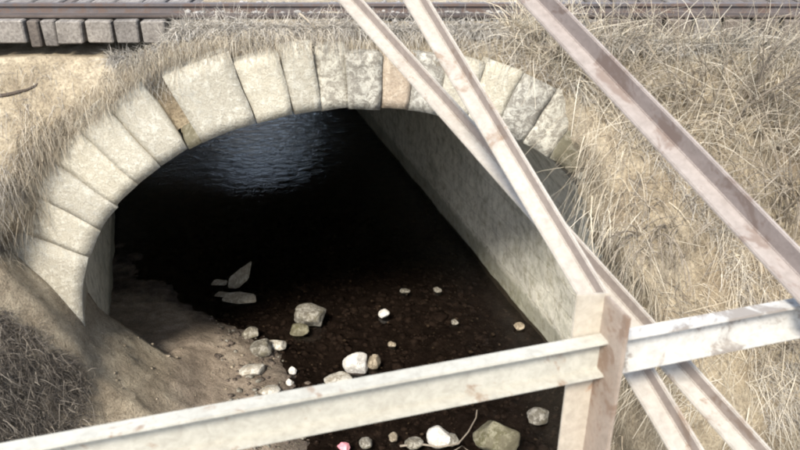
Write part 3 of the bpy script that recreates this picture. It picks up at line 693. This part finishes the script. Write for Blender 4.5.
# tall pale stems in front of the track at right
r = np.random.default_rng(107); n = 3800; x = r.uniform(1.0, 5.5, n); z = zt(x) - r.uniform(0.0, 1, n) ** 1.5 * np.interp(x, [1.0, 2.2], [0.1, 0.9]); P = np.stack([x, front_y(x, z) - 0.02, z], -1)
blades('tall_stems', P, rdir(r, n, (-0.05, -0.25, 0.9), 0.42), r.uniform(0.25, 0.75, n), r.uniform(0.005, 0.011, n), r.uniform(0.0, 0.8, n), 'grass',
    'tall pale dry stems standing before the track at right', 'dry grass', np.clip(r.normal(0.6, 0.22, n), 0, 1), 7, segs=5, curl=0.35)

# unseen brush added beyond the far mouth to block sky in the water's reflection
r = np.random.default_rng(108); n = 7000; P = np.stack([r.uniform(-17, -6.9, n), r.uniform(27, 30.5, n), 10.5 * r.uniform(0, 1, n) ** 0.9], -1)
P[:, 2] = np.maximum(P[:, 2], ground_z(P[:, 0], P[:, 1]) - 0.05)
blades('sky_block_thicket', P, rdir(r, n, (0, 0, 0.6), 0.6), r.uniform(0.4, 1.1, n), r.uniform(0.08, 0.22, n), r.uniform(0, 0.8, n), 'weed_dark',
    'unseen dark brush added beyond the far mouth to block reflected sky', 'brush', np.clip(r.normal(0.4, 0.25, n), 0, 1), 8)

def tubes(paths, sides=5):
    V, F = [], []
    for pts, rad in paths:
        b = len(V); n = len(pts)
        for i, p in enumerate(pts):
            d = (pts[min(i + 1, n - 1)] - pts[max(i - 1, 0)]).normalized(); a = d.orthogonal().normalized(); c = d.cross(a)
            for k in range(sides):
                an = 2 * math.pi * k / sides; V.append((p + (a * math.cos(an) + c * math.sin(an)) * rad[i])[:])
        for i in range(n - 1):
            for k in range(sides):
                F.append((b + i * sides + k, b + i * sides + (k + 1) % sides, b + (i + 1) * sides + (k + 1) % sides, b + (i + 1) * sides + k))
    return V, F
def stem_path(base, d, L, bend, n=9, r0=0.008, wob=0.04):
    pts = []; p = Vector(base); dd = Vector(d).normalized()
    for i in range(n):
        pts.append(p.copy()); p = p + dd * (L / (n - 1))
        dd = (dd + Vector(bend) / n + Vector([random.gauss(0, wob) for _ in range(3)])).normalized()
    return pts, [r0 * (1 - 0.8 * i / (n - 1)) for i in range(n)]
def shrub(base, n, L, lean, bend, label, r0=0.008):
    paths = []
    for _ in range(n):
        b = Vector(base) + Vector((random.gauss(0, .12), random.gauss(0, .06), random.gauss(0, .1)))
        d = Vector(lean) + Vector([random.gauss(0, .35) for _ in range(3)])
        l = L * random.uniform(.55, 1.1); main = stem_path(b, d, l, bend, 10, r0)
        paths.append(main)
        for _ in range(random.randint(2, 5)):
            k = random.randint(3, 8); dm = (main[0][k] - main[0][k - 1]).normalized() + Vector([random.gauss(0, .5) for _ in range(3)])
            paths.append(stem_path(main[0][k], dm, l * random.uniform(.2, .45), bend, 6, r0 * 0.55, 0.07))
    V, F = tubes([([p - Vector(base) for p in ps], rd) for ps, rd in paths], 4)
    o = link('dead_shrub', np_mesh('dead_shrub', V, F), 'twig'); o.location = base; tag(o, label, 'shrub', 'dead shrubs on the right bank'); return o
def onslope(u, v):
    s = 5.0
    while s < 12:
        p = at_s(u, v, s)
        if p.y >= float(front_y(p.x, p.z)) or p.z <= float(ground_z(p.x, p.y)): return p
        s += 0.02
    return p
for (u, v, n, L, lean, bend, lab) in [
    (792, 215, 36, 1.6, (-0.25, -0.35, 1.0), (-0.7, -0.4, -0.9), 'arching bare shrub at the right edge of the bank'),
    (745, 120, 30, 1.35, (0.15, -0.3, 1.0), (0.35, -0.2, -0.5), 'bare shrub before the track in the upper right corner'),
    (690, 110, 24, 1.15, (-0.25, -0.3, 1.0), (-0.3, -0.3, -0.7), 'thin bare shrub left of the upper right corner shrub'),
    (612, 95, 22, 0.95, (0.0, -0.35, 1.0), (0.1, -0.3, -0.8), 'bare twiggy shrub behind the mauve brace below the track'),
    (655, 235, 18, 0.8, (-0.2, -0.6, 0.6), (-0.2, -0.4, -1.2), 'drooping bare shrub between the crossed braces and mauve brace'),
    (785, 345, 16, 0.8, (-0.3, -0.4, 0.8), (-0.5, -0.3, -0.9), 'low bare shrub above the right end of the rail'),
    (560, 60, 12, 0.6, (-0.15, -0.4, 0.9), (-0.3, -0.3, -0.9), 'small bare shrub beside the mauve brace above the ring stones')]:
    shrub(onslope(u, v), n, L, lean, bend, lab)
# single sticks, root
def stick(name, pix, rad, mat, label, cat, lift=0.02):
    pts = [onslope(u, v) + Vector((0, -lift, lift)) for u, v in pix]; o0 = pts[0].copy(); n = len(pts)
    V, F = tubes([([p - o0 for p in pts], [rad * (1 - 0.6 * i / max(1, n - 1)) for i in range(n)])], 6)
    o = link(name, np_mesh(name, V, F), mat); o.location = o0; return tag(o, label, cat)
stick('root', [(-4, 97), (8, 95), (20, 92), (28, 90), (36, 86), (43, 80)], 0.022, 'root', 'dark exposed root curving across the pale upper left slope', 'root', 0.005)
stick('stick', [(300, 16), (307, 22), (314, 29), (322, 37)], 0.012, 'twig', 'short pale stick lying in the grass above the arch crown', 'stick', 0.03)
def wstick(pix, rad, label, z=0.04):
    pts = [at_z(u, v, max(z, float(ground_z(*at_z(u, v, z)[:2])) + 0.01)) for u, v in pix]; o0 = pts[0].copy(); n = len(pts)
    V, F = tubes([([p - o0 for p in pts], [rad * (1 - 0.5 * i / (n - 1)) for i in range(n)])], 6)
    o = link('twig', np_mesh('twig', V, F), 'twig'); o.location = o0; return tag(o, label, 'twig')
wstick([(400, 446), (420, 444), (440, 447), (458, 444), (468, 432), (476, 418), (477, 410)], 0.014, 'bent pale twig beside the mossy boulder below the rail')
wstick([(470, 452), (462, 446), (452, 452)], 0.010, 'short forked twig at the bottom edge left of the mossy boulder')

# ------------------------------------------------------------------ steelwork in the foreground
def extrude_section(sec, p0, p1, xdir, name, mat, parent=None, bev=0.0025, cuts=10):
    """sec: list of (a,b); a along xdir, b along the normal (towards the camera side)"""
    p0, p1 = Vector(p0), Vector(p1); d = (p1 - p0).normalized()
    ax = Vector(xdir); ax = (ax - d * ax.dot(d)).normalized(); bx_ = ax.cross(d).normalized()
    if bx_.y > 0: bx_ = -bx_
    bm = bmesh.new(); rings = []
    for k in range(cuts + 1):
        c = p0.lerp(p1, k / cuts) - p0
        rings.append([bm.verts.new(c + ax * a + bx_ * b) for a, b in sec])
    m = len(sec)
    for k in range(cuts):
        for q in range(m): bm.faces.new((rings[k][q], rings[k][(q + 1) % m], rings[k + 1][(q + 1) % m], rings[k + 1][q]))
    bm.faces.new(rings[0]); bm.faces.new(rings[-1])
    bmesh.ops.recalc_face_normals(bm, faces=bm.faces)
    es = [e for e in bm.edges if len(e.link_faces) == 2 and e.calc_face_angle(0) > 0.5]
    bmesh.ops.bevel(bm, geom=es, offset=bev, segments=2, affect='EDGES')
    o = link(name, bm_mesh(name, bm), mat)
    if parent is not None: o.parent = parent; o.location = p0 - Vector(parent.location)
    else: o.location = p0
    return o
def channel(w, f, t): return [(0, 0), (w, 0), (w, f), (w - t, f), (w - t, t), (t, t), (t, f), (0, f)]
def angle_iron(l1, l2, t, phi):
    c, s_ = math.cos(phi), math.sin(phi)
    e1, e2 = Vector((-c, s_)), Vector((s_, c))           # left leg, right leg
    pts = [e1 * 0, e1 * l1, e1 * l1 + e2 * t, e1 * t + e2 * t, e1 * t + e2 * l2, e2 * l2]
    mid = (e1 * l1 + e2 * l2) * 0.5
    return [(p.x - mid.x, p.y) for p in pts]
def centred(sec, w): return [(a - w / 2, b) for a, b in sec]

BD = Vector((math.cos(math.radians(16.4)), math.sin(math.radians(16.4)), 0)); BN = Vector((BD.y, -BD.x, 0))   # along the rail, towards the camera
post_c = at_s(604, 332, 1.9)                       # top rear corner of rail at the post
rail_z = post_c.z
frame = tag(empty('bridge_guardrail', (post_c.x, post_c.y, CAM_H - 1.95)), 'worn cream painted steel guardrail with rust brown post across the foreground', 'guardrail')
H, FL = 0.108, 0.042
sec = [(a, b) for a, b in channel(H, FL, 0.008)]
def rail_piece(t0, t1, mat, dz=0.0, dn=0.0):
    p0 = Vector((post_c.x, post_c.y, rail_z - H + dz)) + BD * t0 + BN * dn; p1 = Vector((post_c.x, post_c.y, rail_z - H + dz)) + BD * t1 + BN * dn
    return extrude_section(sec, p0, p1, (0, 0, 1), 'rail_beam', mat, frame, cuts=16)
o1 = rail_piece(-2.6, -0.006, 'beam'); o1['label'] = 'cream rail beam left of the post'
o2 = rail_piece(0.016, 2.6, 'beam_mottled'); o2['label'] = 'mottled grey rail beam right of the post'
ptop = rail_z + 0.108; pbot = CAM_H - 1.95
def plate(c0, dirv, width, thick, z0, z1, name, mat, slant=0.0):
    d = Vector(dirv).normalized(); n = Vector((d.y, -d.x, 0)); bm = bmesh.new(); vs = []
    for zz_, sl in ((z0, 0), (z1, 1)):
        for a, b in ((0, 0), (width, 0), (width, thick), (0, thick)):
            q = Vector((c0.x, c0.y, zz_ + (slant * a / width if sl else 0))) + d * a + n * b - Vector(frame.location); vs.append(bm.verts.new(q))
    for f in ((0, 1, 2, 3), (4, 5, 6, 7), (0, 1, 5, 4), (1, 2, 6, 5), (2, 3, 7, 6), (3, 0, 4, 7)): bm.faces.new([vs[i] for i in f])
    bmesh.ops.recalc_face_normals(bm, faces=bm.faces)
    bmesh.ops.bevel(bm, geom=list(bm.edges), offset=0.002, segments=2, affect='EDGES')
    return link(name, bm_mesh(name, bm), mat, frame)
cpt = Vector((post_c.x, post_c.y, 0))
plate(cpt - BD * 0.084 - BN * 0.012, BD, 0.092, 0.010, pbot, ptop + 0.012, 'post_plate', 'post_pale', -0.012)
plate(cpt - BN * 0.004, BN, 0.105, 0.011, pbot, ptop - 0.002, 'post_flange', 'post_brown', 0.0)
def brace(pa, sa, pb, sb, ext_a, ext_b, l1, l2, t, phi, mat, label, rust):  # rust: key of the darker inner leg material with painted shade
    A_, B_ = at_s(*pa, sa), at_s(*pb, sb); d = (B_ - A_).normalized(); A_ = A_ - d * ext_a; B_ = B_ + d * ext_b
    view = ((A_ + B_) / 2 - Vector((0, 0, CAM_H))).normalized()
    xd = d.cross(view).normalized()
    o = extrude_section(angle_iron(l1, l2, t, math.radians(phi)), A_, B_, xd, 'diagonal_brace', mat, cuts=24, bev=0.003)
    o.data.materials.append(M[rust])                    # darker material paints shade, with some rust, on the upper leg's inner face
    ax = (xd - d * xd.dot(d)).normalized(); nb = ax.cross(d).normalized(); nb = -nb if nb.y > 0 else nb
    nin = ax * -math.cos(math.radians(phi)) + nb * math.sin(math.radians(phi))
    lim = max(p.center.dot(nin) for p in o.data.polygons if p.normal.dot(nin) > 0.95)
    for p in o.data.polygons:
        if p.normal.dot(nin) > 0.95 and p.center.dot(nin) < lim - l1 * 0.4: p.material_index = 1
    return tag(o, label, 'brace', 'diagonal steel braces')
brace((350, 0), 3.2, (752, 450), 2.12, 1.6, 0.28, 0.062, 0.056, 0.012, 38, 'brace_white', 'pale angle iron brace crossing behind, running down to the lower right', 'pale_leg_shade')
brace((416, 0), 2.75, (686, 450), 2.05, 1.4, 0.25, 0.066, 0.054, 0.012, 32, 'brace_white', 'pale angle iron brace in front of the crossing, right behind the post top', 'pale_leg_shade')
brace((538, 0), 2.7, (806, 282), 2.0, 1.4, 1.2, 0.068, 0.074, 0.013, 44, 'brace_mauve', 'dull mauve angle iron brace at right, standing apart from the crossed pair', 'rusty_leg_shade')
# bridge deck the photographer stands on, just below the frame
bm = bmesh.new()
for L0, L1, n0, n1, z0, z1 in ((-9, 9, -0.10, 4.5, -2.35, -1.95),):
    vs = []
    for zq in (z0, z1):
        for a, b in ((L0, n0), (L1, n0), (L1, n1), (L0, n1)):
            vs.append(bm.verts.new(Vector((post_c.x, post_c.y, CAM_H + zq)) + BD * a + BN * b))
    for f in ((0, 1, 2, 3), (4, 5, 6, 7), (0, 1, 5, 4), (1, 2, 6, 5), (2, 3, 7, 6), (3, 0, 4, 7)): bm.faces.new([vs[i] for i in f])
link('bridge_deck', bm_mesh('bridge_deck', bm), 'concrete', kind='structure')
